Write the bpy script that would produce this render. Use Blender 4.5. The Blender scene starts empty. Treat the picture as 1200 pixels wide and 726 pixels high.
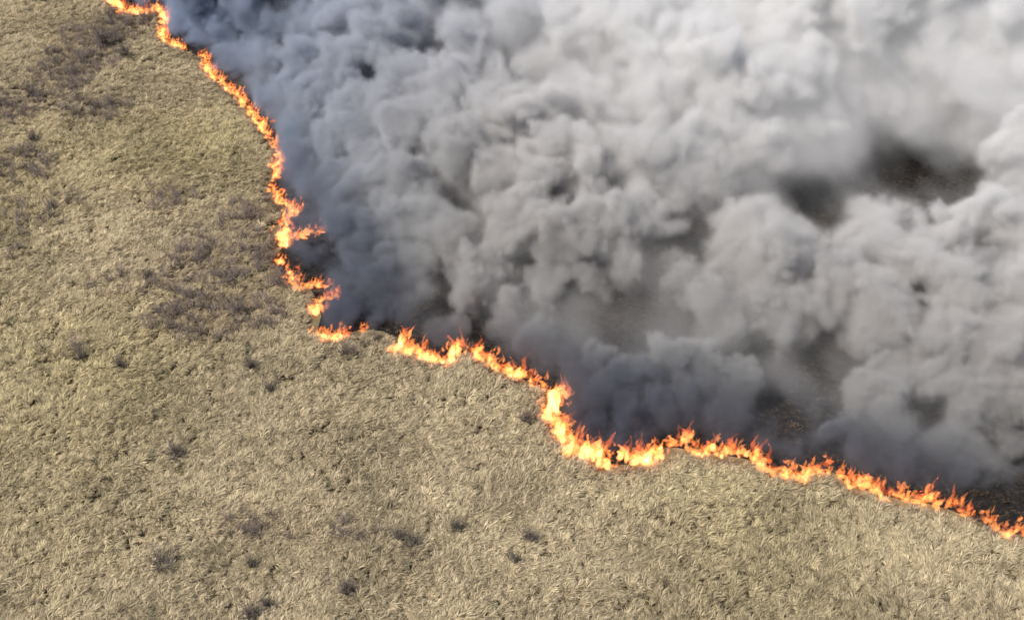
import bpy, math, random, time
import numpy as np
from mathutils import Vector, Matrix, Euler

T0 = time.time()
random.seed(11)
rng = np.random.default_rng(7)
scene = bpy.context.scene
col = scene.collection

# ------------------------------------------------------------------ camera
CAM_H, PITCH, HFOV = 55.0, 38.0, 50.0
cam_d = bpy.data.cameras.new("camera")
cam_d.sensor_fit = 'HORIZONTAL'
cam_d.angle = math.radians(HFOV)
cam_d.clip_start, cam_d.clip_end = 1.0, 20000.0
cam = bpy.data.objects.new("camera", cam_d)
cam.location = (0, 0, CAM_H)
cam.rotation_euler = (math.radians(90 - PITCH), 0, 0)
col.objects.link(cam)
scene.camera = cam

# ------------------------------------------------------------------ sky, sun, exposure
SUN_EL = 50.0
SUN_AZ = math.radians(-115)           # compass-like angle from +Y towards +X: the sun stands left of and a little behind the camera
world = bpy.data.worlds.new("World")
scene.world = world
world.use_nodes = True
wn = world.node_tree.nodes
wn.clear()
sky = wn.new('ShaderNodeTexSky')
sky.sky_type = 'NISHITA'
sky.sun_disc = False
sky.sun_elevation = math.radians(SUN_EL)
sky.sun_rotation = SUN_AZ
sky.air_density = 1.0
sky.dust_density = 2.0
bg = wn.new('ShaderNodeBackground')
bg.inputs['Strength'].default_value = 0.075
wo = wn.new('ShaderNodeOutputWorld')
world.node_tree.links.new(sky.outputs[0], bg.inputs['Color'])
world.node_tree.links.new(bg.outputs[0], wo.inputs['Surface'])

sun_d = bpy.data.lights.new("sun", 'SUN')
sun_d.energy = 4.1
sun_d.angle = math.radians(0.6)
sun_d.color = (1.0, 0.95, 0.87)
sun = bpy.data.objects.new("sun", sun_d)
to_sun = Vector((math.cos(math.radians(SUN_EL)) * math.sin(SUN_AZ),
                 math.cos(math.radians(SUN_EL)) * math.cos(SUN_AZ),
                 math.sin(math.radians(SUN_EL))))
sun.rotation_euler = to_sun.to_track_quat('Z', 'Y').to_euler()
sun.location = (0, 0, 200)
col.objects.link(sun)

vs = scene.view_settings
vs.view_transform = 'Standard'
vs.look = 'None'
vs.exposure = 0.55
vs.gamma = 1.0
vs.use_curve_mapping = False

cy = scene.cycles
cy.max_bounces = 8
cy.diffuse_bounces = 2
cy.volume_bounces = 4
cy.transparent_max_bounces = 64
cy.volume_step_rate = 1.5
cy.volume_max_steps = 512
cy.sample_clamp_indirect = 3.0
cy.use_adaptive_sampling = True
cy.adaptive_threshold = 0.02
cy.use_denoising = True

# ------------------------------------------------------------------ helpers
TAN = math.tan(math.radians(HFOV / 2))
SP, CP = math.sin(math.radians(PITCH)), math.cos(math.radians(PITCH))


def at(px, py, z=0.0):
    """Ground (or height z) point that the photograph shows at pixel px, py of 1200 x 726."""
    x = (px - 600) / 600 * TAN
    y = (363 - py) / 600 * TAN
    d = Vector((x, y * SP + CP, y * CP - SP))
    k = (z - CAM_H) / d.z
    return Vector((d.x * k, d.y * k, z))


def metres(px_len, py):
    """Metres that px_len pixels span at ground row py."""
    p = at(600, py)
    depth = p.y * CP + CAM_H * SP
    return px_len / 600 * TAN * depth


def tag(o, label=None, cat=None, group=None, kind=None):
    if label: o["label"] = label
    if cat: o["category"] = cat
    if group: o["group"] = group
    if kind: o["kind"] = kind
    return o


def link(o, parent=None):
    col.objects.link(o)
    if parent is not None:
        o.parent = parent
    return o


def mesh_from(name, verts, faces, mat=None, smooth=False):
    me = bpy.data.meshes.new(name)
    me.from_pydata([tuple(v) for v in verts], [], faces)
    if mat: me.materials.append(mat)
    if smooth:
        me.polygons.foreach_set('use_smooth', [True] * len(me.polygons))
    me.update()
    return me


def new_mat(name):
    m = bpy.data.materials.new(name)
    m.use_nodes = True
    m.node_tree.nodes.clear()
    return m, m.node_tree.nodes, m.node_tree.links


def ramp(nodes, stops):
    r = nodes.new('ShaderNodeValToRGB')
    e = r.color_ramp.elements
    while len(e) < len(stops): e.new(0.5)
    for i, (p, c) in enumerate(stops):
        e[i].position = p
        e[i].color = (*c, 1)
    return r


def noise2(x, y, cell, seed):
    """Smooth value noise in 0..1 on numpy arrays."""
    r = np.random.default_rng(seed)
    g = r.random((256, 256))
    u, v = x / cell + 1000, y / cell + 1000
    i, j = np.floor(u).astype(int), np.floor(v).astype(int)
    fu, fv = u - i, v - j
    fu, fv = fu * fu * (3 - 2 * fu), fv * fv * (3 - 2 * fv)
    a, b = g[i % 256, j % 256], g[(i + 1) % 256, j % 256]
    c, d = g[i % 256, (j + 1) % 256], g[(i + 1) % 256, (j + 1) % 256]
    return (a * (1 - fu) + b * fu) * (1 - fv) + (c * (1 - fu) + d * fu) * fv


def in_poly(x, y, poly):
    inside = np.zeros(x.shape, bool)
    n = len(poly)
    for i in range(n):
        x0, y0 = poly[i]
        x1, y1 = poly[(i + 1) % n]
        if y0 == y1: continue
        c = ((y0 > y) != (y1 > y)) & (x < (x1 - x0) * (y - y0) / (y1 - y0) + x0)
        inside ^= c
    return inside


def dist_poly(x, y, line):
    best = np.full(x.shape, 1e9)
    for (x0, y0), (x1, y1) in zip(line[:-1], line[1:]):
        dx, dy = x1 - x0, y1 - y0
        L = dx * dx + dy * dy + 1e-9
        t = np.clip(((x - x0) * dx + (y - y0) * dy) / L, 0, 1)
        best = np.minimum(best, np.hypot(x - x0 - t * dx, y - y0 - t * dy))
    return best


# ------------------------------------------------------------------ the fire line (photo pixels -> ground)
LINE_PX = [(40, -75), (75, -40), (110, -14), (132, 2), (150, 12), (168, 13), (186, 8), (193, 22), (188, 40), (200, 50), (214, 55),
           (236, 64), (243, 82), (262, 97), (286, 121), (308, 150), (326, 175), (324, 198), (314, 217), (332, 238), (343, 250),
           (329, 262), (330, 286), (320, 303), (335, 324), (362, 332), (372, 350), (376, 366), (371, 384), (390, 392),
           (408, 386), (427, 381), (448, 384), (467, 392), (476, 405), (492, 411), (510, 419), (532, 414), (552, 403), (570, 418), (586, 431),
           (606, 435), (617, 443), (632, 450), (650, 453), (645, 470), (648, 490), (658, 510), (674, 525), (696, 535),
           (716, 542), (746, 538), (766, 532), (780, 520), (792, 520), (820, 525), (846, 528), (872, 533), (890, 538),
           (908, 547), (932, 555), (958, 549), (978, 549), (992, 562), (1012, 569), (1042, 577), (1066, 583), (1090, 586),
           (1112, 592), (1130, 599), (1148, 607), (1166, 615), (1186, 620), (1204, 623), (1240, 640), (1290, 668), (1350, 690)]
LINE = [(at(x, y, 0.35).x, at(x, y, 0.35).y) for x, y in LINE_PX]
BURNT = LINE + [(140.0, LINE[-1][1]), (420.0, 120.0), (420.0, 520.0), (-40.0, 520.0), (LINE[0][0] - 10, 260.0)]

# ------------------------------------------------------------------ ground
def ground_material():
    m, n, l = new_mat("dry_litter")
    out = n.new('ShaderNodeOutputMaterial')
    bs = n.new('ShaderNodeBsdfPrincipled')
    tc = n.new('ShaderNodeTexCoord')
    a = n.new('ShaderNodeTexNoise'); a.inputs['Scale'].default_value = 0.9; a.inputs['Detail'].default_value = 9
    b = n.new('ShaderNodeTexNoise'); b.inputs['Scale'].default_value = 0.045; b.inputs['Detail'].default_value = 4
    ra = ramp(n, [(0.3, (0.085, 0.070, 0.042)), (0.55, (0.17, 0.142, 0.085)), (0.75, (0.26, 0.22, 0.135))])
    rb = ramp(n, [(0.35, (0.8, 0.78, 0.8)), (0.65, (1.05, 1.03, 0.9))])
    mx = n.new('ShaderNodeMix'); mx.data_type = 'RGBA'; mx.blend_type = 'MULTIPLY'; mx.inputs['Factor'].default_value = 1
    bp = n.new('ShaderNodeBump'); bp.inputs['Strength'].default_value = 0.9; bp.inputs['Distance'].default_value = 0.25
    l.new(tc.outputs['Object'], a.inputs['Vector']); l.new(tc.outputs['Object'], b.inputs['Vector'])
    l.new(a.outputs['Fac'], ra.inputs['Fac']); l.new(b.outputs['Fac'], rb.inputs['Fac'])
    l.new(ra.outputs['Color'], mx.inputs['A']); l.new(rb.outputs['Color'], mx.inputs['B'])
    l.new(mx.outputs['Result'], bs.inputs['Base Color'])
    l.new(a.outputs['Fac'], bp.inputs['Height']); l.new(bp.outputs['Normal'], bs.inputs['Normal'])
    bs.inputs['Roughness'].default_value = 0.95
    bs.inputs['Specular IOR Level'].default_value = 0.1
    l.new(bs.outputs[0], out.inputs['Surface'])
    return m


def burnt_material():
    m, n, l = new_mat("charred_soil")
    out = n.new('ShaderNodeOutputMaterial')
    bs = n.new('ShaderNodeBsdfPrincipled')
    tc = n.new('ShaderNodeTexCoord')
    a = n.new('ShaderNodeTexNoise'); a.inputs['Scale'].default_value = 2.2; a.inputs['Detail'].default_value = 8; a.inputs['Roughness'].default_value = 0.7
    b = n.new('ShaderNodeTexNoise'); b.inputs['Scale'].default_value = 0.12; b.inputs['Detail'].default_value = 4
    ra = ramp(n, [(0.35, (0.009, 0.009, 0.010)), (0.54, (0.019, 0.017, 0.016)), (0.65, (0.062, 0.047, 0.034)), (0.80, (0.17, 0.145, 0.12))])
    mx = n.new('ShaderNodeMath'); mx.operation = 'MULTIPLY_ADD'; mx.inputs[1].default_value = 0.35; 
    bp = n.new('ShaderNodeBump'); bp.inputs['Strength'].default_value = 0.8; bp.inputs['Distance'].default_value = 0.12
    sub = n.new('ShaderNodeMath'); sub.operation = 'SUBTRACT'; sub.inputs[1].default_value = 0.17
    l.new(tc.outputs['Object'], a.inputs['Vector']); l.new(tc.outputs['Object'], b.inputs['Vector'])
    l.new(b.outputs['Fac'], mx.inputs[0]); l.new(a.outputs['Fac'], mx.inputs[2])
    l.new(mx.outputs[0], sub.inputs[0]); l.new(sub.outputs[0], ra.inputs['Fac'])
    l.new(ra.outputs['Color'], bs.inputs['Base Color'])
    l.new(a.outputs['Fac'], bp.inputs['Height']); l.new(bp.outputs['Normal'], bs.inputs['Normal'])
    bs.inputs['Roughness'].default_value = 0.95
    bs.inputs['Specular IOR Level'].default_value = 0.1
    l.new(bs.outputs[0], out.inputs['Surface'])
    return m


S = 9000.0
g = link(bpy.data.objects.new("ground", mesh_from("ground", [(-S, -S, 0), (S, -S, 0), (S, S, 0), (-S, S, 0)], [(0, 1, 2, 3)], ground_material())))
tag(g, "dry straw-littered ground under the tan grass", "ground", kind="structure")

from mathutils.geometry import delaunay_2d_cdt
_n = len(BURNT)
_v, _e, _f, _1, _2, _3 = delaunay_2d_cdt([Vector(p) for p in BURNT], [(i, (i + 1) % _n) for i in range(_n)], [list(range(_n))], 1, 1e-5)
me = mesh_from("burnt_ground", [(p.x, p.y, 0.012) for p in _v], [tuple(q) for q in _f])
me.materials.append(burnt_material())
bo = link(bpy.data.objects.new("burnt_ground", me))
tag(bo, "black charred ground left behind the fire line under the smoke", "burnt ground", kind="structure")

# ------------------------------------------------------------------ grass
def leaf_material(name, c_dark, c_light, trans=0.3):
    m, n, l = new_mat(name)
    out = n.new('ShaderNodeOutputMaterial')
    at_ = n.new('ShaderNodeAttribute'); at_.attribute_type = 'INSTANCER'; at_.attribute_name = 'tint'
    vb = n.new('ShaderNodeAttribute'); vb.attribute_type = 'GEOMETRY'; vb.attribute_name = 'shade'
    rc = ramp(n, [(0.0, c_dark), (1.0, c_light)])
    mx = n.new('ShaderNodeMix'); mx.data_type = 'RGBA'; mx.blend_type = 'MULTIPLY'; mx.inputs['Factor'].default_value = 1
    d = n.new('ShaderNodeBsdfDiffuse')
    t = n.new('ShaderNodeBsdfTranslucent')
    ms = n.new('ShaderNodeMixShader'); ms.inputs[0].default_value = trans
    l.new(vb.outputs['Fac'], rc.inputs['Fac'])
    l.new(rc.outputs['Color'], mx.inputs['A']); l.new(at_.outputs['Color'], mx.inputs['B'])
    l.new(mx.outputs['Result'], d.inputs['Color']); l.new(mx.outputs['Result'], t.inputs['Color'])
    l.new(d.outputs[0], ms.inputs[1]); l.new(t.outputs[0], ms.inputs[2])
    l.new(ms.outputs[0], out.inputs['Surface'])
    return m


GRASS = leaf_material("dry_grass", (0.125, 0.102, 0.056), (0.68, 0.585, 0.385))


def tuft_mesh(name, mat, r, blades, length, lean, spread, width, base_r, droop, upright=0.25):
    """Blades that rise together and arch over towards +X: one lodged clump of dry grass."""
    V, F, SH = [], [], []
    for k in range(blades):
        a0 = r.uniform(0, 2 * math.pi)
        q = base_r * math.sqrt(r.random())
        bx, by = q * math.cos(a0), q * math.sin(a0)
        az = r.gauss(0, spread)
        L = length * r.uniform(0.65, 1.15)
        th = r.gauss(upright, 0.18)                 # angle from the vertical at the root
        bend = droop * r.uniform(0.7, 1.3)
        w = width * r.uniform(0.7, 1.3)
        tw = r.uniform(-0.5, 0.5)
        n = 5
        x = y = z = 0.0
        s0 = r.random()
        base = len(V)
        for i in range(n + 1):
            t = i / n
            wi = w * (0.75 + 0.5 * t) * (1 - t ** 3) + 0.004
            sx, sy = -math.sin(az), math.cos(az)
            hx, hz = math.cos(tw), math.sin(tw)
            V.append((bx + x + sx * wi * hx, by + y + sy * wi * hx, z + wi * hz))
            V.append((bx + x - sx * wi * hx, by + y - sy * wi * hx, z - wi * hz))
            sh = min(1, max(0, (0.12 + 0.88 * min(1, t * 1.5)) * (0.45 + 0.55 * s0)))  # darker roots: the shade in gaps between clumps is put into the colour
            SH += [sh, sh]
            ang = th + bend * t
            dl = L / n
            x += math.cos(az) * math.sin(ang) * dl
            y += math.sin(az) * math.sin(ang) * dl
            z += math.cos(ang) * dl
            z = max(z, 0.03)
        for i in range(n):
            b = base + 2 * i
            F.append((b, b + 1, b + 3, b + 2))
    me = mesh_from(name, V, F, mat, smooth=True)
    a = me.attributes.new('shade', 'FLOAT', 'POINT')
    a.data.foreach_set('value', SH)
    return me


def gn_scatter(name, pts, rotz, tilt, scl, tint, var, protos, parent=None):
    """One object whose geometry nodes put clump meshes on its points."""
    n = len(pts)
    me = bpy.data.meshes.new(name)
    me.vertices.add(n)
    me.vertices.foreach_set('co', np.asarray(pts, np.float32).ravel())
    for nm, ty, data in (('rot', 'FLOAT_VECTOR', np.stack([tilt[:, 0], tilt[:, 1], rotz], 1)),
                         ('scl', 'FLOAT_VECTOR', scl), ('tint', 'FLOAT_VECTOR', tint)):
        a = me.attributes.new(nm, ty, 'POINT')
        a.data.foreach_set('vector', np.asarray(data, np.float32).ravel())
    a = me.attributes.new('var', 'INT', 'POINT')
    a.data.foreach_set('value', np.asarray(var, np.int32))
    o = bpy.data.objects.new(name, me)
    link(o, parent)
    pc = bpy.data.collections.new(name + "_clumps")
    for i, pm in enumerate(protos):
        po = bpy.data.objects.new("%s_clump_%02d" % (name, i), pm)
        pc.objects.link(po)
    ng = bpy.data.node_groups.new(name + "_scatter", 'GeometryNodeTree')
    ng.interface.new_socket('Geometry', in_out='INPUT', socket_type='NodeSocketGeometry')
    ng.interface.new_socket('Geometry', in_out='OUTPUT', socket_type='NodeSocketGeometry')
    N, L = ng.nodes, ng.links
    gi, go = N.new('NodeGroupInput'), N.new('NodeGroupOutput')
    ci = N.new('GeometryNodeCollectionInfo')
    ci.inputs['Collection'].default_value = pc
    ci.inputs['Separate Children'].default_value = True
    ci.inputs['Reset Children'].default_value = True
    iop = N.new('GeometryNodeInstanceOnPoints')
    iop.inputs['Pick Instance'].default_value = True

    def na(nm, ty):
        k = N.new('GeometryNodeInputNamedAttribute'); k.data_type = ty
        k.inputs['Name'].default_value = nm
        return k.outputs['Attribute']
    e2r = N.new('FunctionNodeEulerToRotation')
    L.new(na('rot', 'FLOAT_VECTOR'), e2r.inputs[0])
    m2p = N.new('GeometryNodeMeshToPoints')
    L.new(gi.outputs[0], m2p.inputs[0])
    L.new(m2p.outputs[0], iop.inputs['Points'])
    L.new(ci.outputs[0], iop.inputs['Instance'])
    L.new(na('var', 'INT'), iop.inputs['Instance Index'])
    L.new(e2r.outputs[0], iop.inputs['Rotation'])
    L.new(na('scl', 'FLOAT_VECTOR'), iop.inputs['Scale'])
    L.new(iop.outputs[0], go.inputs[0])
    md = o.modifiers.new("scatter", 'NODES')
    md.node_group = ng
    return o


# patches of taller grey brush in the photograph: (px, py, rx, ry, strength)
BRUSH = [(150, 28, 40, 16, 0.7), (118, 45, 42, 20, 0.8), (95, 72, 50, 20, 0.7), (60, 95, 50, 20, 0.6), (30, 125, 45, 22, 0.6), (110, 130, 40, 20, 0.5), (25, 195, 45, 30, 0.4), (190, 235, 40, 18, 0.5),
         (255, 315, 75, 34, 0.75), (235, 375, 70, 30, 0.95), (300, 350, 55, 40, 0.7), (300, 262, 45, 26, 0.6), (160, 335, 50, 22, 0.45),
         (90, 410, 40, 18, 0.4), (420, 395, 30, 16, 0.4), (300, 620, 70, 16, 0.35), (390, 630, 60, 16, 0.4),
         (40, 250, 50, 30, 0.3), (0, 300, 30, 20, 0.3), (350, 170, 18, 30, 0.0)]


def brush_at(x, y):
    b = np.zeros(x.shape)
    for px, py, rx, ry, s in BRUSH:
        c = at(px, py)
        ax = metres(rx, py)
        ay = abs(at(px, py - ry).y - at(px, py + ry).y) / 2
        d = ((x - c.x) / ax) ** 2 + ((y - c.y) / ay) ** 2
        b = np.maximum(b, s * np.clip(1.35 - d, 0, 1))
    return b


def frustum_points(density, margin=9.0, y0=33.0, y1=158.0):
    n = int(density * (y1 - y0) * 200)
    x = rng.uniform(-100, 100, n)
    y = rng.uniform(y0, y1, n)
    half = TAN * (y * CP + CAM_H * SP) + margin
    k = np.abs(x) < half
    return x[k], y[k]


gx, gy = frustum_points(27.0)
edge = (noise2(gx, gy, 1.1, 3) - 0.5) * 0.9
keep = ~in_poly(gx + edge, gy + edge, BURNT) & (dist_poly(gx, gy, LINE) > 0.55 + 0.5 * noise2(gx, gy, 0.9, 4))
gx, gy = gx[keep], gy[keep]
lodge = noise2(gx, gy, 3.2, 21) * 0.6 + noise2(gx, gy, 9.0, 22) * 0.4
clump = 0.65 * noise2(gx, gy, 0.55, 23) + 0.35 * noise2(gx, gy, 1.3, 25)
bare = noise2(gx, gy, 1.4, 24)
br = brush_at(gx, gy)
keep = (rng.random(len(gx)) < 0.12 + 1.4 * clump) & (rng.random(len(gx)) > 0.45 * br) & ((bare > 0.11) | (rng.random(len(gx)) < 0.35))
gx, gy, lodge, clump, br = (a[keep] for a in (gx, gy, lodge, clump, br))
N_G = len(gx)
az = 0.45 + (lodge - 0.5) * 3.4 + rng.normal(0, 0.42, N_G)
sc = (0.55 + 0.85 * clump + rng.normal(0, 0.10, N_G)).clip(0.45, 1.5)
big = noise2(gx, gy, 16.0, 31)
mid = noise2(gx, gy, 4.5, 32)
val = (0.74 + 0.36 * mid + rng.normal(0, 0.20, N_G)).clip(0.35, 1.45)
yel = np.clip((big - 0.35) * 1.6, 0, 1)
tint = np.stack([val * (1.0 - 0.02 * yel), val * (0.98 - 0.005 * yel), val * (1.0 - 0.12 * yel)], 1)
grey = np.array([0.74, 0.695, 0.715])
singe = np.exp(-(np.maximum(dist_poly(gx, gy, LINE) - 0.7, 0) / 0.55) ** 2) * np.clip(noise2(gx, gy, 1.2, 35) * 1.6 - 0.1, 0, 1)
tint = tint * (1 - singe[:, None] * np.array([0.42, 0.46, 0.42]))
tint = tint * (1 - 0.8 * br[:, None]) + tint * grey * (0.8 * br[:, None])
r0 = random.Random(5)
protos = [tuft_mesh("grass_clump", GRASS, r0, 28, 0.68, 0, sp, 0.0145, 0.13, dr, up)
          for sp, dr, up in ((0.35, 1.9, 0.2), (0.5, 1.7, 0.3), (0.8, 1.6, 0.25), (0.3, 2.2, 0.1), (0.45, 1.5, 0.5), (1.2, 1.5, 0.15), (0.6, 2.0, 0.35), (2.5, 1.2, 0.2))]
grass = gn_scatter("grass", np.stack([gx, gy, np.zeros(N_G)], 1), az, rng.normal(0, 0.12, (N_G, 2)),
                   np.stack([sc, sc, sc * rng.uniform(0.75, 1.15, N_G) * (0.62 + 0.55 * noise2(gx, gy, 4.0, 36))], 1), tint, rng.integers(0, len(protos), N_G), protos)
tag(grass, "tall dry tan grass lodged by the wind, covering the unburnt field", "grass", kind="stuff")

# ------------------------------------------------------------------ grey brush patches (bare twigs, nobody could count them)
TWIG = leaf_material("grey_twigs", (0.13, 0.105, 0.085), (0.31, 0.265, 0.225), 0.05)


def twig_mesh(name, mat, r, stems, height, spread, width):
    V, F, SH = [], [], []

    def strip(p, q, w0, w1, s):
        d = (q - p)
        side = d.cross(Vector((r.uniform(-1, 1), r.uniform(-1, 1), r.uniform(-1, 1))))
        if side.length < 1e-6: return
        side.normalize()
        side2 = d.normalized().cross(side)
        b = len(V)
        for c, w in ((p, w0), (q, w1)):
            for k in range(3):
                an = k * 2.0944
                V.append(tuple(c + side * math.cos(an) * w + side2 * math.sin(an) * w)); SH.append(s)
        for k in range(3):
            F.append((b + k, b + (k + 1) % 3, b + 3 + (k + 1) % 3, b + 3 + k))
    for _ in range(stems):
        a = r.uniform(0, 2 * math.pi)
        out = r.random() * spread
        p = Vector((math.cos(a), math.sin(a), 0)) * r.random() * 0.12
        h = height * r.uniform(0.6, 1.1)
        q = p + Vector((math.cos(a) * out * 0.45, math.sin(a) * out * 0.45, h * 0.5))
        e = q + Vector((math.cos(a) * out * 0.6 + r.gauss(0, .06), math.sin(a) * out * 0.6 + r.gauss(0, .06), h * 0.5))
        strip(p, q, width, width * 0.75, 0.25 * r.random())
        strip(q, e, width * 0.75, width * 0.3, 0.3 + 0.4 * r.random())
        for _k in range(5):
            t = r.uniform(0.1, 0.9)
            s = q.lerp(e, t) if r.random() < 0.7 else p.lerp(q, 0.5 + t / 2)
            v = Vector((r.gauss(0, 1), r.gauss(0, 1), r.uniform(0.3, 1.6))).normalized() * r.uniform(0.18, 0.45) * height
            strip(s, s + v, width * 0.5, width * 0.15, 0.4 + 0.6 * r.random())
    me = mesh_from(name, V, F, mat)
    at_ = me.attributes.new('shade', 'FLOAT', 'POINT')
    at_.data.foreach_set('value', SH)
    return me


bx, by = frustum_points(4.0)
bb = brush_at(bx, by)
k = (~in_poly(bx, by, BURNT)) & (rng.random(len(bx)) < bb * 0.6 * np.clip(noise2(bx, by, 1.6, 41) * 1.3 + 0.05, 0, 1))
bx, by = bx[k], by[k]
N_B = len(bx)
bs_ = rng.uniform(0.7, 1.25, N_B)
bt = rng.uniform(0.75, 1.2, N_B)
bprot = [twig_mesh("brush_clump", TWIG, random.Random(60 + i), 12, 1.15, 0.8, 0.017) for i in range(5)]
brush = gn_scatter("dry_brush_undergrowth", np.stack([bx, by, np.zeros(N_B)], 1), rng.uniform(0, 6.28, N_B), rng.normal(0.0, 0.12, (N_B, 2)),
                   np.stack([bs_, bs_, bs_], 1), np.stack([bt, bt * .97, bt * 1.04], 1), rng.integers(0, 5, N_B), bprot)
tag(brush, "leafless grey-brown brush in patches among the tan grass", "brush", kind="stuff")

# ------------------------------------------------------------------ scorched stubble on the burnt ground
STUB = leaf_material("scorched_stubble", (0.006, 0.006, 0.007), (0.12, 0.085, 0.055), 0.0)
sx, sy = frustum_points(3.0, margin=12, y0=48, y1=165)
k = in_poly(sx, sy, BURNT) & (rng.random(len(sx)) < noise2(sx, sy, 1.7, 51) * 1.2)
sx, sy = sx[k], sy[k]
N_S = len(sx)
ss = rng.uniform(0.5, 1.1, N_S)
brown = np.clip(noise2(sx, sy, 7.0, 52) * 1.9 - 0.5, 0.25, 1.5) * rng.uniform(0.5, 1.6, N_S)
sprot = [tuft_mesh("stubble_clump", STUB, random.Random(80 + i), 16, 0.42, 0, 2.0, 0.014, 0.22, 0.9, 0.3) for i in range(4)]
stub = gn_scatter("scorched_grass", np.stack([sx, sy, np.full(N_S, 0.012)], 1), rng.uniform(0, 6.28, N_S), rng.normal(0, 0.2, (N_S, 2)),
                  np.stack([ss, ss, ss], 1), np.stack([brown, brown, brown], 1), rng.integers(0, 4, N_S), sprot)
tag(stub, "short scorched brown and black grass stubble on the burnt ground", "stubble", kind="stuff")

# ------------------------------------------------------------------ single bare shrubs standing out of the grass
SHRUB_STEM, n_, l_ = new_mat("shrub_bark")
_o = n_.new('ShaderNodeOutputMaterial'); _b = n_.new('ShaderNodeBsdfPrincipled'); _t = n_.new('ShaderNodeTexNoise')
_t.inputs['Scale'].default_value = 9
_r = ramp(n_, [(0.35, (0.035, 0.03, 0.03)), (0.7, (0.10, 0.088, 0.085))])
l_.new(_t.outputs['Fac'], _r.inputs['Fac']); l_.new(_r.outputs['Color'], _b.inputs['Base Color']); l_.new(_b.outputs[0], _o.inputs['Surface'])
_b.inputs['Roughness'].default_value = 0.9


def shrub_material(name, dark, light):
    m, n, l = new_mat(name)
    out = n.new('ShaderNodeOutputMaterial'); b = n.new('ShaderNodeBsdfPrincipled')
    vb = n.new('ShaderNodeAttribute'); vb.attribute_type = 'GEOMETRY'; vb.attribute_name = 'shade'
    rc = ramp(n, [(0, dark), (1, light)])
    l.new(vb.outputs['Fac'], rc.inputs['Fac']); l.new(rc.outputs['Color'], b.inputs['Base Color'])
    b.inputs['Roughness'].default_value = 0.9
    l.new(b.outputs[0], out.inputs['Surface'])
    return m


SHRUB_TWIG = shrub_material("shrub_twigs", (0.066, 0.051, 0.042), (0.20, 0.165, 0.14))
SHRUBS = [  # px, py (foot), crown width px, crown height px, label
    (97, 424, 18, 18, "dark bare shrub left of another one, in the grass at the mid left edge"),
    (142, 432, 17, 15, "dark bare shrub right of another one, in the grass at mid left"),
    (316, 461, 17, 14, "small dark shrub alone in the grass below the bowl-shaped flame"),
    (407, 421, 22, 20, "dark upright shrub right under the bowl-shaped flame at the fire line's inner corner"),
    (294, 432, 17, 11, "low dark shrub up and left of the lone small one, below the brush patch"),
    (272, 329, 40, 14, "wide blackish shrub in the large grey brush patch beside the fire"),
    (617, 495, 22, 13, "dark shrub just left of the large U-shaped flames"),
    (205, 536, 30, 9, "low flat brownish shrub in open grass at lower left"),
    (190, 664, 36, 10, "long low purplish shrub in the grass at the lower left"),
    (295, 666, 16, 12, "small purplish shrub in the lower grass right of the long low one"),
    (296, 724, 30, 15, "dark purplish shrub cut by the bottom edge of the picture"),
    (313, 713, 14, 14, "grey twiggy shrub just above the dark one at the bottom edge"),
    (466, 632, 20, 13, "grey shrub, left of a touching pair in the lower middle grass"),
    (482, 641, 20, 14, "darker shrub, right of a touching pair in the lower middle grass"),
    (405, 696, 24, 14, "greyish shrub near the bottom edge left of the middle"),
    (533, 622, 18, 9, "small flat dark shrub in the grass right of the touching pair"),
    (621, 634, 22, 10, "flat grey shrub in the grass below the middle of the fire line"),
    (602, 660, 16, 9, "smallest dark shrub in the grass below the middle"),
    (124, 57, 18, 22, "tall grey shrub at the top of the dark brush band at upper left"),
    (148, 70, 20, 16, "brownish shrub in the brush band below the zigzag flames"),
    (38, 113, 14, 12, "purplish shrub at the lower end of the upper left brush band"),
    (40, 168, 18, 13, "grey shrub near the upper left edge below the brush band"),
    (176, 328, 12, 8, "small dark shrub on the left rim of the large grey brush patch"),
    (52, 4, 20, 10, "dark shrub cut by the top edge of the picture at far left"),
    (545, 412, 18, 10, "grey shrub tucked under the bright broad flame at the fire line"),
]
for i, (px, py, wp, hp, lab) in enumerate(SHRUBS):
    c = at(px, py)
    w = metres(wp, py) * 0.5
    h = max(1.15, metres(hp, py) / CP * 0.95)
    e = bpy.data.objects.new("dry_shrub", None)
    e.location = (c.x, c.y, 0); e.empty_display_size = 0.3
    e.rotation_euler.z = random.uniform(0, 6.28)
    link(e)
    tag(e, lab, "shrub", "bare shrubs among the grass")
    r = random.Random(200 + i)
    for _s in range(3):
        a = r.uniform(0, 6.28)
        top = Vector((math.cos(a) * w * 0.35, math.sin(a) * w * 0.35, h * 0.6))
        V, F = [], []
        for j in range(5):
            t = j / 4
            p = top * t + Vector((r.gauss(0, .03), r.gauss(0, .03), 0))
            rad = 0.035 * (1 - 0.65 * t)
            for q in range(5):
                V.append((p.x + rad * math.cos(q * 1.2566), p.y + rad * math.sin(q * 1.2566), p.z))
        for j in range(4):
            for q in range(5):
                F.append((j * 5 + q, j * 5 + (q + 1) % 5, j * 5 + 5 + (q + 1) % 5, j * 5 + 5 + q))
        link(bpy.data.objects.new("stem", mesh_from("stem", V, F, SHRUB_STEM)), e)
    tm = twig_mesh("twigs", SHRUB_TWIG, r, 46, h, 1.0, 0.022)
    to = bpy.data.objects.new("twigs", tm)
    to.scale = (w / 0.75, w / 0.75, 1)
    link(to, e)
    to["kind"] = "stuff"

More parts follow.
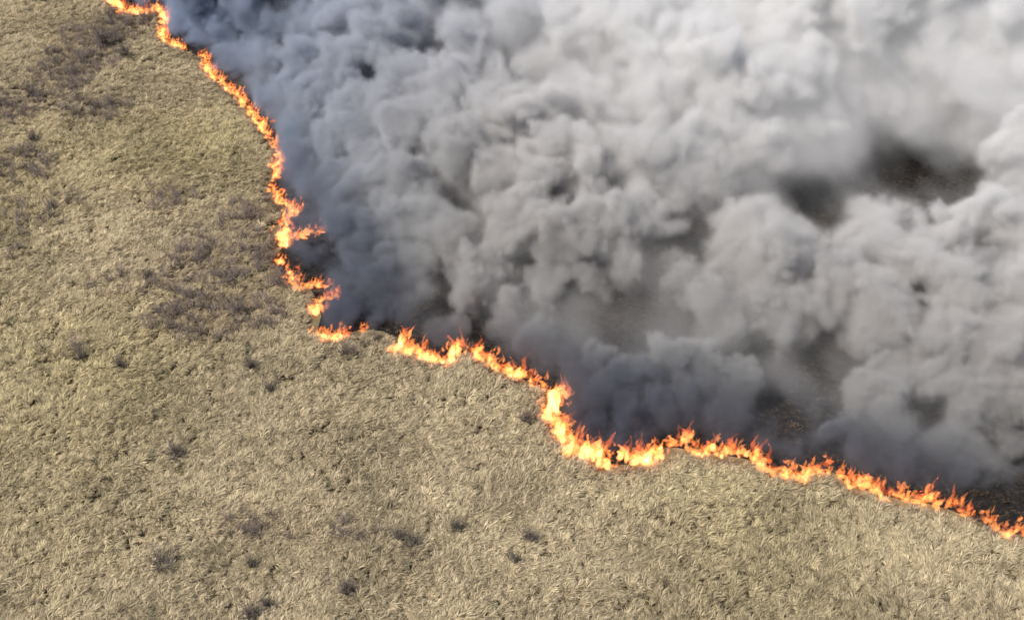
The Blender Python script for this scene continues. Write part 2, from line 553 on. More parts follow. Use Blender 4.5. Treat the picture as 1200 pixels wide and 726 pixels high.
# ------------------------------------------------------------------ flames
def flame_material(name, colour, vol, surf):
    m, n, l = new_mat(name)
    out = n.new('ShaderNodeOutputMaterial')
    ev = n.new('ShaderNodeEmission'); ev.inputs['Color'].default_value = (*colour, 1); ev.inputs['Strength'].default_value = vol
    es = n.new('ShaderNodeEmission'); es.inputs['Color'].default_value = (*colour, 1); es.inputs['Strength'].default_value = surf
    tr = n.new('ShaderNodeBsdfTransparent')
    ad = n.new('ShaderNodeAddShader')
    l.new(tr.outputs[0], ad.inputs[0]); l.new(es.outputs[0], ad.inputs[1])
    l.new(ad.outputs[0], out.inputs['Surface'])
    l.new(ev.outputs[0], out.inputs['Volume'])
    return m


F_CORE = flame_material("flame_yellow", (1.0, 0.42, 0.13), 2.8, 0.01)
F_BED = flame_material("flame_bed", (1.0, 0.36, 0.10), 1.5, 0.02)
F_MID = flame_material("flame_orange", (1.0, 0.27, 0.06), 2.2, 0.02)
F_TIP = flame_material("flame_red", (1.0, 0.17, 0.035), 1.0, 0.015)


def tongue_mesh(name, mat, r, fat, twist, ragged):
    """A closed, wavering tongue of flame of unit height."""
    V, F = [], []
    rings, seg = 9, 7
    ph1, ph2 = r.uniform(0, 6.28), r.uniform(0, 6.28)
    for i in range(rings):
        t = i / (rings - 1)
        prof = (0.45 + 1.1 * t) if t < 0.3 else 0.78 * (1 - ((t - 0.3) / 0.7) ** 1.25) + 0.0
        prof *= 1 + ragged * r.uniform(-0.5, 0.5)
        cx = 0.22 * twist * math.sin(ph1 + t * 5.5) * t + 0.15 * twist * t
        cy_ = 0.16 * twist * math.sin(ph2 + t * 4.7) * t
        for k in range(seg):
            a = 2 * math.pi * k / seg + t * 1.3
            rr = fat * max(prof, 0.015) * (1 + ragged * r.uniform(-0.45, 0.45))
            V.append((cx + rr * math.cos(a), cy_ + rr * 0.75 * math.sin(a), t + ragged * 0.06 * r.uniform(-1, 1) * (0 < i < rings - 1)))
    for i in range(rings - 1):
        for k in range(seg):
            F.append((i * seg + k, i * seg + (k + 1) % seg, (i + 1) * seg + (k + 1) % seg, (i + 1) * seg + k))
    F.append(tuple(range(seg))[::-1])
    F.append(tuple((rings - 1) * seg + k for k in range(seg)))
    return mesh_from(name, V, F, mat, smooth=True)


rf = random.Random(31)
T_CORE = [tongue_mesh("flame_core", F_CORE, rf, 0.42, 0.8, 0.5) for _ in range(8)]
T_MID = [tongue_mesh("flame", F_MID, rf, 0.30, 1.0, 0.6) for _ in range(12)]
T_TIP = [tongue_mesh("flame_tip", F_TIP, rf, 0.30, 1.2, 0.7) for _ in range(10)]

LEAN = Vector((0.35, 0.35, 0))     # the wind blows away from the camera and to the right
FIRES = [  # label, line in photo pixels, height m, half width m, brightness of core 0..1
    ("zigzag strip of bright orange flames at the top left edge of the fire", [(100, -18), (116, -8), (132, 2), (142, 9), (150, 13), (160, 16), (170, 13), (180, 9), (187, 9), (192, 18), (193, 27)], 2.1, 0.7, 0.6),
    ("short narrow flames just below the top zigzag strip, ending in a thin tail", [(191, 31), (188, 42), (196, 47), (206, 53), (216, 58)], 1.5, 0.45, 0.35),
    ("long thin ragged line of orange flames running down the upper left of the fire", [(236, 63), (239, 74), (244, 85), (254, 91), (264, 99), (275, 110), (286, 122), (298, 137), (308, 151), (318, 163), (326, 175), (326, 190), (322, 203), (316, 214)], 1.5, 0.42, 0.3),
    ("crooked pale orange flame at the bend under the long thin fire line", [(316, 219), (325, 230), (335, 240), (344, 248), (333, 257)], 1.5, 0.55, 0.5),
    ("bright yellow flame with a side arm reaching right into the smoke", [(330, 262), (331, 272), (333, 281), (334, 288), (340, 277), (350, 274), (360, 272), (370, 270), (380, 268)], 1.5, 0.7, 0.75),
    ("small round bright flame bulging left out of the fire line", [(322, 305), (326, 308), (331, 306)], 1.3, 0.6, 0.9),
    ("hook-shaped bright flame curling right below the small round one", [(334, 318), (337, 326), (345, 332), (356, 335), (370, 335), (386, 332)], 1.5, 0.6, 0.7),
    ("upright orange flame between the hook-shaped and the bowl-shaped ones", [(366, 360), (370, 366), (375, 357), (383, 350), (391, 344)], 2.0, 0.7, 0.55),
    ("bowl-shaped bright yellow flame at the inner corner of the fire line", [(371, 387), (377, 394), (387, 397), (397, 396), (407, 389)], 1.5, 0.55, 0.95),
    ("tiny separate wisp of orange flame right of the bowl-shaped one", [(420, 386), (427, 382)], 0.9, 0.25, 0.1),
    ("broad bright yellow-white flame right of the gap in the fire line", [(468, 397), (473, 407), (480, 411), (492, 414), (502, 420), (512, 423), (522, 421), (534, 415), (546, 408)], 1.9, 0.75, 0.85),
    ("tall orange flame and its ragged trail sloping down to the large U", [(554, 408), (560, 412), (570, 420), (580, 430), (592, 436), (604, 436), (613, 438), (618, 446), (628, 453), (638, 451)], 2.2, 0.6, 0.45),
    ("tall bright left arm and floor of the large U-shaped flames", [(658, 456), (650, 463), (645, 474), (647, 488), (652, 500), (660, 511), (670, 522), (682, 529), (694, 535), (706, 541), (718, 543)], 2.7, 0.85, 0.8),
    ("shorter right arm of the large U-shaped flames", [(730, 540), (742, 538), (752, 537), (763, 533), (773, 525), (778, 518)], 2.4, 0.75, 0.8),
    ("rounded flame and low trail just right of the large U", [(790, 517), (798, 520), (806, 523), (820, 527), (836, 528), (852, 530), (866, 532)], 1.85, 0.6, 0.6),
    ("flames sagging like a hammock, second stretch right of the large U", [(876, 532), (886, 537), (898, 545), (910, 551), (924, 557), (938, 557), (950, 553), (962, 548), (974, 547)], 1.8, 0.6, 0.55),
    ("ragged orange flames sloping down between the hammock stretch and the low right end", [(984, 553), (992, 563), (1004, 568), (1016, 571), (1030, 575), (1044, 578), (1056, 581), (1070, 584), (1084, 586), (1094, 584), (1104, 588)], 1.5, 0.42, 0.33),
    ("low thin flames running out at the right edge of the picture", [(1112, 590), (1124, 595), (1136, 602), (1148, 608), (1160, 614), (1174, 619), (1188, 622), (1202, 624), (1238, 637), (1288, 665), (1345, 687)], 1.15, 0.36, 0.25),
]
TALL = [(557, 404, 3.2), (237, 62, 2.3), (1092, 584, 2.6), (882, 535, 2.7), (770, 528, 3.0), (328, 176, 2.0), (660, 455, 3.0), (795, 518, 2.5), (188, 8, 2.2), (615, 440, 2.4)]


def put(mesh, name, parent, loc, h, w, rz, lean):
    o = bpy.data.objects.new(name, mesh)
    ex = Vector((math.cos(rz), math.sin(rz), 0)) * w
    ey = Vector((-math.sin(rz), math.cos(rz), 0)) * w
    ez = Vector((lean.x * h, lean.y * h, h))
    M = Matrix((ex, ey, ez)).transposed().to_4x4()
    M.translation = loc
    link(o, parent)
    o.matrix_local = M
    return o


for label, pts, H, W, bright in FIRES:
    W *= 0.62 + 0.38 * bright
    H *= 0.80 + 0.20 * bright
    P = [at(x, y, 0.45) for x, y in pts]
    P = [Vector((p.x, p.y, 0.12)) for p in P]
    root = bpy.data.objects.new("grass_fire", None)
    org = P[len(P) // 2].copy()
    root.location = (org.x, org.y, 0.0)
    org.z = 0.0
    link(root)
    tag(root, label, "fire", "burning sections of the fire line")
    talls = [(at(x, y, 0.4), h) for x, y, h in TALL]
    seglen = [(P[i + 1] - P[i]).length for i in range(len(P) - 1)]
    total = sum(seglen)

    jit = [rf.uniform(0, 6.28) for _ in range(3)]

    def along(s):
        s0 = s
        for i, L in enumerate(seglen):
            if s <= L or i == len(seglen) - 1:
                d_ = (P[i + 1] - P[i]).normalized()
                j_ = 0.20 * math.sin(s0 * 3.1 + jit[0]) + 0.16 * math.sin(s0 * 5.7 + jit[1]) + 0.18 * math.sin(s0 * 1.7 + jit[2])
                return P[i].lerp(P[i + 1], min(1, s / L)) + Vector((-d_.y, d_.x, 0)) * j_, d_
            s -= L

    def boost(p):
        b = 1.0
        for q, h in talls:
            d = math.hypot(p.x - q.x, p.y - q.y)
            b = max(b, 1 + (h / H - 1) * math.exp(-(d / 0.8) ** 2))
        return b
    gate_ph = [rf.uniform(0, 6.28) for _ in range(3)]

    def gate(sg):
        """1 where the line burns fully, small where it only smoulders."""
        v = 0.5 + 0.3 * math.sin(sg * 1.9 + gate_ph[0]) + 0.3 * math.sin(sg * 0.83 + gate_ph[1]) + 0.2 * math.sin(sg * 3.7 + gate_ph[2])
        return min(1.0, max(0.03 + 0.5 * bright, v + 0.35 * bright))
    step = max(0.42, total / 70)
    s = 0.0
    phase = rf.uniform(0, 6)
    while s <= total:
        p, d = along(s)
        nrm = Vector((-d.y, d.x, 0))
        pulse = 0.72 + 0.48 * math.sin(phase + s * 0.9) * math.sin(s * 0.37 + phase * 2) + rf.uniform(-0.15, 0.15)
        gs = gate(s)
        hb = H * 0.80 * pulse * boost(p) * (0.35 + 0.65 * gs) * (1.45 if rf.random() < 0.07 else 1.0)
        for _k in range(1 + (rf.random() < 0.35 + 0.6 * bright)):                       # yellow body
            if rf.random() < (0.30 + 0.65 * bright) * gs:
                q = p + nrm * rf.uniform(-0.55, 0.55) * W + d * rf.uniform(-.2, .2)
                put(rf.choice(T_CORE), "flame_core", root, q - org, hb * rf.uniform(0.35, 0.70) * (0.65 + 0.5 * bright), W * rf.uniform(0.55, 1.15) * (0.65 + 0.6 * bright), rf.uniform(0, 6.28), LEAN * rf.uniform(0.2, 1.0))
        q = p + nrm * rf.uniform(-0.7, 0.7) * W + d * rf.uniform(-.25, .25)
        put(rf.choice(T_MID), "flame", root, q - org, hb * rf.uniform(0.40, 0.9), rf.uniform(0.8, 1.7), rf.uniform(0, 6.28), LEAN * rf.uniform(0.2, 1.3) + Vector((rf.gauss(0, .3), rf.gauss(0, .2), 0)))
        for _k in range(1 + (rf.random() < 0.6)):
            q = p + nrm * rf.uniform(-0.6, 0.6) * W + Vector((0.45, 0.65, 0)) * rf.random()
            put(rf.choice(T_TIP), "flame_tip", root, q - org, hb * rf.uniform(0.5, 1.1), rf.uniform(0.7, 1.5), rf.uniform(0, 6.28), LEAN * rf.uniform(0.2, 1.6) + Vector((rf.gauss(0, .25), rf.gauss(0, .25), 0)))
        s += step * rf.uniform(0.7, 1.3)
    # the continuous burning bed the tongues stand in: a lumpy ribbon along the line
    V, F = [], []
    nseg = max(6, int(total / 0.22))
    for i in range(nseg + 1):
        p, d = along(total * i / nseg)
        nrm = Vector((-d.y, d.x, 0))
        sg = total * i / nseg
        pulse = 0.55 + 0.50 * math.sin(phase + sg * 0.9) * math.sin(sg * 0.37 + phase * 2)
        end = min(1, 0.15 + 1.6 * min(i, nseg - i) / nseg * max(1, total / 2.5))
        hw = W * (0.30 + 0.34 * bright) * (0.7 + 0.5 * pulse) * rf.uniform(0.7, 1.3) * end * (0.25 + 0.75 * gate(sg))
        hh = (0.25 + 0.30 * H * (0.35 + 0.65 * bright) * (0.6 + 0.6 * pulse)) * rf.uniform(0.65, 1.35) * end * (0.3 + 0.7 * gate(sg))
        sh = rf.uniform(-0.22, 0.22) * W
        for k in range(8):
            a = 2 * math.pi * k / 8
            up = math.sin(a)
            rr = rf.uniform(0.75, 1.25)
            q = p + nrm * (hw * math.cos(a) * rr + sh) + LEAN * 0.6 * hh * max(up, 0) - org
            V.append((q.x, q.y, 0.30 + hh * (up * rr if up > 0 else up * 0.25)))
    for i in range(nseg):
        for k in range(8):
            F.append((i * 8 + k, i * 8 + (k + 1) % 8, i * 8 + 8 + (k + 1) % 8, i * 8 + 8 + k))
    F.append(tuple(range(8))[::-1]); F.append(tuple(nseg * 8 + k for k in range(8)))
    link(bpy.data.objects.new("flame_bed", mesh_from("flame_bed", V, F, F_BED, smooth=True)), root)
    # low fringe of flamelets, too small to pick apart
    V, F = [], []
    for _k in range(int(total * 12)):
        sf = rf.uniform(0, total)
        if rf.random() > 0.2 + gate(sf): continue
        p, d = along(sf)
        nrm = Vector((-d.y, d.x, 0))
        q = p + nrm * rf.gauss(0, 0.65) * W + Vector((0.3, 0.4, 0)) * rf.random() - org
        tm = rf.choice(T_MID)
        h, w = rf.uniform(0.25, 0.75), rf.uniform(0.3, 0.8)
        a = rf.uniform(0, 6.28)
        ca, sa = math.cos(a) * w, math.sin(a) * w
        ln = LEAN * rf.uniform(0, 1.5) * h
        b = len(V)
        zo = rf.uniform(0, 0.8)
        for v in tm.vertices:
            c = v.co
            V.append((q.x + c.x * ca - c.y * sa + ln.x * c.z, q.y + c.x * sa + c.y * ca + ln.y * c.z, zo + c.z * h))
        for pl in tm.polygons:
            F.append(tuple(b + k for k in pl.vertices))
    fo = bpy.data.objects.new("flame_fringe", mesh_from("flame_fringe", V, F, F_MID, smooth=True))
    link(fo, root)
    fo["kind"] = "stuff"

print("flames done", round(time.time() - T0, 1))

# ------------------------------------------------------------------ smoke
VOX = 0.30
X0, X1, Y0, Y1, Z0, Z1 = -72.0, 92.0, 50.0, 172.0, 0.1, 20.0
nx, ny, nz = int((X1 - X0) / VOX), int((Y1 - Y0) / VOX), int((Z1 - Z0) / VOX)
ax_ = X0 + (X1 - X0) * np.arange(nx) / (nx - 1)
ay_ = Y0 + (Y1 - Y0) * np.arange(ny) / (ny - 1)
az_ = Z0 + (Z1 - Z0) * np.arange(nz) / (nz - 1)


def vnoise3(cell, seed, stretch=1.0):
    """Smooth 3-D noise (mean 0, about -1..1) over the smoke grid, cubic B-spline through a random lattice."""
    r = np.random.default_rng(seed)

    def w(coords, o, cell=cell):
        u = (coords - o) / cell
        i = np.floor(u).astype(int)
        t = (u - i).astype(np.float32)
        W = np.stack([(1 - t) ** 3, 3 * t ** 3 - 6 * t ** 2 + 4, -3 * t ** 3 + 3 * t ** 2 + 3 * t + 1, t ** 3], 0) / 6
        return i, W.astype(np.float32)
    ix, wx = w(ax_, X0); iy, wy = w(ay_, Y0, cell * stretch); iz, wz = w(az_, Z0)
    G = r.uniform(-1, 1, (ix.max() + 5, iy.max() + 5, iz.max() + 5)).astype(np.float32) * 2.2
    A = sum(G[ix + k] * wx[k][:, None, None] for k in range(4))
    A = sum(A[:, iy + k] * wy[k][None, :, None] for k in range(4))
    return sum(A[:, :, iz + k] * wz[k][None, None, :] for k in range(4))


# puffs seen in the photograph: px, py, radius px, lift (metres the puff floats above resting on the ground), density
PUFFS = [
    (232, 22, 20, 0, .9), (262, 28, 28, 0, 1), (300, 22, 32, 1, 1), (345, 30, 36, 1, 1), (395, 25, 38, 2, .9), (440, 40, 40, 2, .9), (270, 62, 24, 0, .9),
    (305, 72, 28, 0, 1), (350, 80, 32, 1, 1), (400, 80, 36, 1.5, .9), (325, 115, 24, 0, 1), (370, 122, 32, 0.5, 1), (415, 130, 34, 1, 1), (352, 150, 20, 0, 1),
    (360, 185, 22, 0, 1), (392, 172, 30, 0.5, 1), (352, 215, 15, 0, .9), (385, 222, 24, 0, 1), (430, 185, 34, 1, 1), (470, 90, 40, 2.5, .8), (455, 140, 36, 2, .9),
    (420, 228, 32, 0.5, 1.1), (470, 220, 40, 1.5, 1.1), (480, 165, 42, 2, 1), (520, 120, 46, 2.5, 1), (560, 55, 46, 3, 1), (615, 40, 50, 3, 1), (690, 45, 55, 3, 1), (770, 40, 58, 4, 1),
    (850, 30, 60, 4, 1), (940, 30, 66, 5, 1), (1040, 30, 70, 5, 1), (1140, 30, 70, 5, 1), (1200, 60, 60, 5, 1), (540, 190, 46, 2, 1), (600, 140, 50, 3, 1), (680, 125, 54, 3, 1),
    (760, 110, 56, 4, 1), (840, 100, 58, 4, 1), (930, 100, 56, 4, 1), (1010, 95, 44, 4, .9), (1090, 85, 44, 4, .7), (610, 215, 44, 2, 1), (680, 200, 46, 3, 1), (750, 190, 48, 3, 1),
    (820, 185, 46, 3, 1), (880, 175, 42, 3, .9), (372, 293, 14, 0, 1), (400, 258, 24, 0, 1.1), (432, 282, 34, 0.5, 1.2), (485, 268, 38, 1, 1.1), (400, 325, 16, 0, .9), (432, 330, 26, 0, 1),
    (470, 318, 30, 0.5, 1.1), (545, 345, 24, 0.5, 1.3), (568, 312, 32, 1, 1.3), (520, 290, 34, 1, 1), (600, 272, 42, 1.5, 1.2), (650, 285, 42, 1.5, 1.1), (700, 262, 42, 2, 1.1), (765, 250, 46, 2, 1.1),
    (690, 330, 26, 0.5, .8), (640, 345, 30, 0, .9), (595, 365, 24, 0, 1), (740, 300, 34, 1, .9), (520, 378, 14, 0, 1), (440, 365, 16, 0, .8), (488, 350, 18, 0, .5), (415, 360, 12, 0, .9),
    (700, 422, 20, 0.5, 1.8), (708, 455, 20, 0, 1.8), (745, 430, 24, 0.8, 1.9), (785, 418, 28, 0.8, 1.9), (825, 425, 26, 0.8, 1.8), (862, 448, 24, 0.8, 1.8), (732, 478, 20, 0.2, 2.0), (768, 462, 22, 0.2, 1.8),
    (835, 485, 20, 0, 1), (690, 490, 12, 0, 1), (725, 505, 14, 0, 1.1), (800, 470, 22, 0, .9), (820, 330, 34, 1, 1.2), (870, 285, 44, 1.5, 1.3), (840, 375, 40, 1, .9), (900, 320, 44, 1.5, 1.2), (945, 300, 36, 1.5, 1),
    (1013, 233, 22, 1.2, 1.6), (1040, 265, 32, 1.5, 1.5), (1010, 290, 34, 1.5, 1.3), (1136, 258, 36, 2, 1.7), (1110, 275, 38, 2, 1.4), (1170, 160, 34, 4, 1.6), (1200, 175, 36, 4, 1.4), (1185, 265, 38, 2.5, 1.1),
    (1060, 310, 42, 2, 1.1), (1125, 340, 46, 2, 1.1), (1190, 345, 46, 2, 1), (985, 345, 42, 1.5, 1), (1035, 370, 36, 1.5, .8), (900, 380, 36, 1, .8), (940, 370, 34, 1, .7), (1100, 395, 40, 1, 1),
    (1165, 415, 42, 1, 1.1), (1200, 400, 40, 1, 1), (1130, 450, 28, .5, .9), (1185, 465, 32, .5, 1), (1030, 455, 26, 0.3, 1.5), (1008, 474, 18, 0, 1.2), (1052, 432, 26, 0.5, 1), (1092, 445, 26, 0.3, 1), (1140, 485, 26, 0.2, 1), (1060, 490, 16, 0, .6), (984, 511, 17, 0.3, 4.0), (1000, 525, 10, 0, 1.2),
    (1108, 512, 20, 0, .5), (1150, 522, 24, 0, .5), (1190, 520, 26, 0, .6), (1190, 560, 20, 0, .6), (1230, 590, 24, 0, .7), (1270, 640, 22, 0, .7), (1320, 650, 34, 0, .9), (1195, 585, 14, 0, .9), (1060, 525, 16, 0, .25), (920, 540, 9, 0, .5), (890, 505, 14, 0, .2), (1090, 555, 14, 0, .2), (930, 505, 12, 0, .2), (960, 480, 16, 0, .25), (1130, 552, 16, 0, .6), (1160, 572, 14, 0, .6), (1040, 540, 14, 0, .5), (1000, 545, 10, 0, .4), (1075, 535, 14, 0, .5),
    (1020, 547, 12, 0, .5), (1060, 559, 12, 0, .5), (1100, 567, 12, 0, .5), (1140, 580, 13, 0, .6), (1178, 600, 12, 0, .6), (1212, 604, 18, 0, .7), (882, 513, 13, 0, .4), (916, 522, 12, 0, .4), (850, 506, 14, 0, .5), (425, 348, 16, 0, .6), (470, 366, 14, 0, .5), (352, 300, 9, 0, .6), (640, 420, 14, 0, .6), (610, 405, 16, 0, .6), (1230, 480, 40, 1, 1), (1240, 560, 34, 0, 1), (1250, 300, 50, 3, 1), (1260, 200, 50, 4, 1), (1260, 390, 50, 2, 1), (1260, 100, 60, 5, 1), (1270, 620, 26, 0, .9),
]
for k_ in range(26):        # the plume goes on past the top and right of the picture
    PUFFS.append((255 + 44 * k_, -45 - 12 * (k_ % 3), 52, 3, 1))

FLD = np.full((nx, ny, nz), -1.0, np.float32)
DEN = np.zeros((nx, ny, nz), np.float32)
rp = random.Random(77)


def splat(c, R, d):
    i0, i1 = np.searchsorted(ax_, (c.x - R * 1.45, c.x + R * 1.45))
    j0, j1 = np.searchsorted(ay_, (c.y - R * 1.45, c.y + R * 1.45))
    k0, k1 = np.searchsorted(az_, (c.z - R * 1.45, c.z + R * 1.45))
    if i1 <= i0 or j1 <= j0 or k1 <= k0: return
    q = np.sqrt((ax_[i0:i1, None, None] - c.x) ** 2 + (ay_[None, j0:j1, None] - c.y) ** 2 + (az_[None, None, k0:k1] - c.z) ** 2)
    fl = ((1 - q / R) * min(1.0, 0.55 + 0.16 * R)).astype(np.float32)
    sub = FLD[i0:i1, j0:j1, k0:k1]
    dn = DEN[i0:i1, j0:j1, k0:k1]
    up = fl > sub
    dn[up] = d
    np.maximum(sub, fl, out=sub)


for px, py, rpx, lift, d in PUFFS:
    R = metres(rpx, py)
    zc = R * 0.75 + lift
    c = at(px, py, zc)
    splat(c, R, d)
    for _k in range(12):
        v = Vector((rp.gauss(0, 1), rp.gauss(0, 1), rp.gauss(0.25, 0.9))).normalized()
        r1 = R * rp.uniform(0.28, 0.58)
        c1 = c + v * R * rp.uniform(0.65, 0.95)
        c1.z = max(c1.z, r1 * 0.6)
        splat(c1, r1, d * rp.uniform(0.8, 1.2))
        for _j in range(6):
            v2 = Vector((rp.gauss(0, 1), rp.gauss(0, 1), rp.gauss(0.2, 0.9))).normalized()
            r2 = r1 * rp.uniform(0.3, 0.55)
            if r2 > VOX:
                splat(c1 + v2 * r1 * 0.9, r2, d * rp.uniform(0.8, 1.2))
for (x0_, y0_), (x1_, y1_) in zip(LINE[:-1], LINE[1:]):      # low puffs that boil up right behind the flames
    L_ = math.hypot(x1_ - x0_, y1_ - y0_)
    for _k in range(int(L_ / 0.7) + (rp.random() < (L_ / 0.7) % 1)):
        if rp.random() < 0.30: continue
        t_ = rp.random()
        r_ = rp.uniform(0.6, 1.5)
        o_ = rp.uniform(0.4, 1.6)
        nx_, ny_ = -(y1_ - y0_) / L_, (x1_ - x0_) / L_
        if nx_ * 0.68 + ny_ * 0.73 < 0: nx_, ny_ = -nx_, -ny_
        c_ = Vector((x0_ + (x1_ - x0_) * t_ + nx_ * (o_ + r_), y0_ + (y1_ - y0_) * t_ + ny_ * (o_ + r_), r_ * rp.uniform(0.6, 1.5)))
        splat(c_, r_, rp.uniform(0.25, 0.8))
print("puffs", len(PUFFS), (nx, ny, nz), round(time.time() - T0, 1))

# the puffs are torn by the air: look the field up at turbulently displaced places
def warp(amps, seed):
    out = 0
    for cell, amp in amps:
        seed += 1
        out = out + amp * vnoise3(cell, seed, 1.25)
    return out


gX, gY = np.meshgrid(ax_, ay_, indexing='ij')
inside = in_poly(gX - 0.5, gY - 0.7, BURNT)
dl = dist_poly(gX, gY, LINE)
loose = (0.40 + 0.60 * np.clip(dl / 22.0, 0, 1)).astype(np.float32)[:, :, None]      # small tight puffs by the fire, torn ones downwind


def shift(axis, cnt, big, small, seed):
    shp = [1, 1, 1]; shp[axis] = cnt
    w_ = warp(big, seed) * loose + warp(small, seed + 10)
    return np.clip(np.rint(np.arange(cnt).reshape(shp) + w_ / VOX), 0, cnt - 1).astype(np.int32)


WI = shift(0, nx, ((7.0, 1.6), (3.0, 0.95)), ((1.5, 0.50), (0.8, 0.32)), 100)
WJ = shift(1, ny, ((7.0, 1.6), (3.0, 0.95)), ((1.5, 0.50), (0.8, 0.32)), 200)
WK = shift(2, nz, ((7.0, 0.8), (3.0, 0.75)), ((1.5, 0.45), (0.8, 0.28)), 300)
FLD = FLD[WI, WJ, WK]
DEN = DEN[WI, WJ, WK]
n1 = vnoise3(5.0, 1, 1.8)
n2 = vnoise3(2.3, 2, 1.8)
n3, n4 = vnoise3(1.35, 3, 1.2)[WI, WJ, WK], vnoise3(0.8, 4)[WI, WJ, WK]
del WI, WJ, WK
down = np.where(inside, np.clip(dl / 45.0, 0, 1), 0).astype(np.float32)[:, :, None]      # 0 at the fire, 1 far downwind
near = np.where(inside, np.exp(-(dl / 7.0) ** 2), 0).astype(np.float32)[:, :, None]
FLD += 0.12 * n1 + 0.26 * (np.abs(n2) - 0.35) + 0.27 * (np.abs(n3) - 0.35) + 0.19 * n4 + 0.09 * vnoise3(0.6, 6)
dens = np.clip((FLD - 0.02) / (0.30 + 0.62 * down), 0, 1)
dens = dens * dens * (3 - 2 * dens)
big_n = vnoise3(11.0, 5)
dens *= DEN * np.clip(1.10 + 0.6 * n1 + 0.4 * n2 + 0.3 * n3, 0.25, 2.4)
# thin veil that hangs between the puffs, and gaps where the wind has torn the smoke open
HOLES = [(955, 240, 38, .85), (1008, 220, 36, .8), (1060, 200, 40, .9), (1108, 202, 36, .85), (972, 432, 46, .62), (735, 370, 45, .6), (500, 370, 28, .6), (530, 12, 30, .7), (905, 486, 38, .85), (1080, 488, 24, .6), (330, 8, 14, .6)]
clear = np.ones((nx, ny, nz), np.float32)
for hx_, hy_, hr_, hs_ in HOLES:
    hc_ = at(hx_, hy_)
    hr_m = metres(hr_, hy_)
    back = hc_.y / CAM_H * 0.85                       # the rent leans into the wind
    side = hc_.x / CAM_H * 0.85
    for k_ in range(nz):
        z_ = az_[k_]
        clear[:, :, k_] *= 1 - hs_ * np.exp(-np.maximum(((gX - hc_.x + side * z_) / hr_m) ** 2 + ((gY - hc_.y + back * z_) / (1.25 * hr_m)) ** 2 - 0.5 + 0.6 * n1[:, :, k_] + 1.0 * n2[:, :, k_] + 0.7 * n3[:, :, k_], 0) ** 1.5).astype(np.float32)
foot = np.where(inside, np.clip((dl + 0.1) / 1.2, 0, 1), 0).astype(np.float32)[:, :, None]
veil = np.clip(0.34 + 0.3 * down + 0.45 * n1 + 0.45 * big_n + 0.5 * n2 + 0.4 * n3 + 0.2 * n4, 0.03, 1.8) * np.clip(1.2 - az_ / (4.0 + 10 * down), 0, 1)
dens = (dens * 0.9 + (0.095 + 0.07 * down + 0.30 * near) * veil * foot) * clear
del clear
# no smoke in front of (windward of) the fire line: the sheet of air over the unburnt grass stays clear
front = np.where(inside, 0, dl)
lim = np.clip(1 - (front - 0.8) / 1.5, 0, 1).astype(np.float32)
dens *= lim[:, :, None]
e_ = 5
for a_, n_a in ((0, nx), (1, ny), (2, nz)):
    w_ = np.clip(np.minimum(np.arange(n_a) + (1e3 if a_ == 2 else 0), n_a - 1 - np.arange(n_a)) / e_, 0, 1).astype(np.float32)
    dens *= w_.reshape([-1 if q == a_ else 1 for q in range(3)])
dens[dens < 0.004] = 0
flat = np.ascontiguousarray(dens.transpose(2, 1, 0)).ravel().astype(np.float32)

sm, n, l = new_mat("smoke")
out = n.new('ShaderNodeOutputMaterial')
pv = n.new('ShaderNodeVolumePrincipled')
# sooty where it leaves the fire, paler with distance downwind, bluer at the thin far left end
ge = n.new('ShaderNodeNewGeometry')
def downwind(nrm, c):
    d = n.new('ShaderNodeVectorMath'); d.operation = 'DOT_PRODUCT'
    d.inputs[1].default_value = nrm
    l.new(ge.outputs['Position'], d.inputs[0])
    m = n.new('ShaderNodeMath'); m.operation = 'SUBTRACT'; m.inputs[1].default_value = c
    l.new(d.outputs['Value'], m.inputs[0])
    return m.outputs[0]


mn = n.new('ShaderNodeMath'); mn.operation = 'MINIMUM'
l.new(downwind((0.877, 0.481, 0.15), 21.0), mn.inputs[0])
l.new(downwind((0.395, 0.918, 0.15), 54.0), mn.inputs[1])
mr = n.new('ShaderNodeMapRange')
mr.inputs['From Max'].default_value = 70.0
cr = ramp(n, [(0.0, (0.14, 0.16, 0.21)), (0.07, (0.25, 0.265, 0.30)), (0.12, (0.55, 0.545, 0.54)), (0.21, (0.61, 0.595, 0.585)), (0.36, (0.755, 0.742, 0.735)), (0.55, (0.85, 0.845, 0.845)), (0.95, (0.94, 0.938, 0.935))])
d2 = n.new('ShaderNodeVectorMath'); d2.operation = 'DOT_PRODUCT'
d2.inputs[1].default_value = (-0.80, 0.25, 0.0)
m2 = n.new('ShaderNodeMapRange')
m2.inputs['From Min'].default_value = 22.0
m2.inputs['From Max'].default_value = 68.0
bl = n.new('ShaderNodeMix'); bl.data_type = 'RGBA'
bl.inputs['B'].default_value = (0.38, 0.475, 0.64, 1)
l.new(mn.outputs[0], mr.inputs['Value'])
l.new(ge.outputs['Position'], d2.inputs[0]); l.new(d2.outputs['Value'], m2.inputs['Value'])
l.new(mr.outputs[0], cr.inputs['Fac']); l.new(cr.outputs['Color'], bl.inputs['A'])
l.new(m2.outputs[0], bl.inputs['Factor']); l.new(bl.outputs['Result'], pv.inputs['Color'])
pv.inputs['Density'].default_value = 1.1
pv.inputs['Density Attribute'].default_value = 'density'
pv.inputs['Anisotropy'].default_value = 0.0
l.new(pv.outputs[0], out.inputs['Volume'])

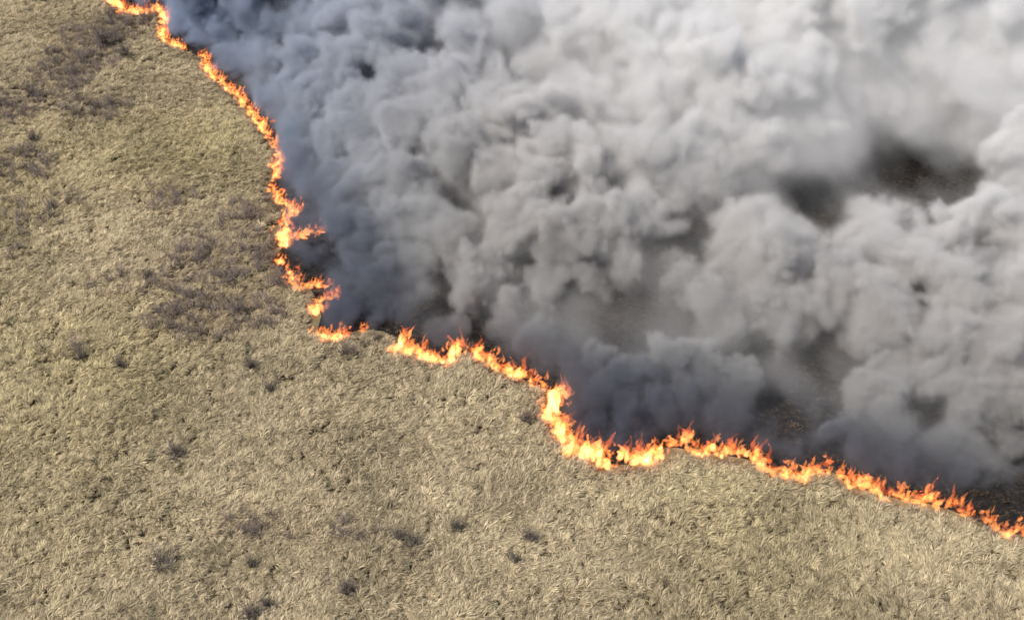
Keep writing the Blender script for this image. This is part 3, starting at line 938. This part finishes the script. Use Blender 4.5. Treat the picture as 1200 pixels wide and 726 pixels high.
me = bpy.data.meshes.new("smoke")
me.vertices.add(len(flat))
a = me.attributes.new('d', 'FLOAT', 'POINT')
a.data.foreach_set('value', flat)
me.materials.append(sm)
so = bpy.data.objects.new("smoke", me)
link(so)
tag(so, "thick billowing grey smoke blown back over the burnt ground", "smoke", kind="stuff")
ng = bpy.data.node_groups.new("smoke_volume", 'GeometryNodeTree')
ng.interface.new_socket('Geometry', in_out='INPUT', socket_type='NodeSocketGeometry')
ng.interface.new_socket('Geometry', in_out='OUTPUT', socket_type='NodeSocketGeometry')
N, L = ng.nodes, ng.links
gi, go = N.new('NodeGroupInput'), N.new('NodeGroupOutput')
vc = N.new('GeometryNodeVolumeCube')
vc.inputs['Min'].default_value = (X0, Y0, Z0)
vc.inputs['Max'].default_value = (X1, Y1, Z1)
vc.inputs['Resolution X'].default_value = nx
vc.inputs['Resolution Y'].default_value = ny
vc.inputs['Resolution Z'].default_value = nz
pos = N.new('GeometryNodeInputPosition')
sep = N.new('ShaderNodeSeparateXYZ')
L.new(pos.outputs[0], sep.inputs[0])


def mth(op, a, b, c=None):
    k = N.new('ShaderNodeMath'); k.operation = op
    for i, v in enumerate((a, b, c)):
        if v is None: continue
        if isinstance(v, (int, float)): k.inputs[i].default_value = v
        else: L.new(v, k.inputs[i])
    return k.outputs[0]


idx = []
for i, (lo, hi, cnt) in enumerate(((X0, X1, nx), (Y0, Y1, ny), (Z0, Z1, nz))):
    u = mth('MULTIPLY', mth('SUBTRACT', sep.outputs[i], lo), (cnt - 1) / (hi - lo))
    u = mth('ROUND', u, 0)
    idx.append(mth('MINIMUM', mth('MAXIMUM', u, 0), cnt - 1))
I = mth('MULTIPLY_ADD', mth('MULTIPLY_ADD', idx[2], ny, idx[1]), nx, idx[0])
f2i = N.new('FunctionNodeFloatToInt'); f2i.rounding_mode = 'ROUND'
L.new(I, f2i.inputs[0])
si = N.new('GeometryNodeSampleIndex'); si.data_type = 'FLOAT'; si.domain = 'POINT'
nat = N.new('GeometryNodeInputNamedAttribute'); nat.data_type = 'FLOAT'; nat.inputs['Name'].default_value = 'd'
L.new(gi.outputs[0], si.inputs['Geometry'])
L.new(nat.outputs['Attribute'], si.inputs['Value'])
L.new(f2i.outputs[0], si.inputs['Index'])
L.new(si.outputs[0], vc.inputs['Density'])
smn = N.new('GeometryNodeSetMaterial'); smn.inputs['Material'].default_value = sm
L.new(vc.outputs[0], smn.inputs['Geometry'])
L.new(smn.outputs[0], go.inputs[0])
md = so.modifiers.new("volume", 'NODES')
md.node_group = ng
print("grass", N_G, "brush", N_B, "stubble", N_S, "script", round(time.time() - T0, 1))
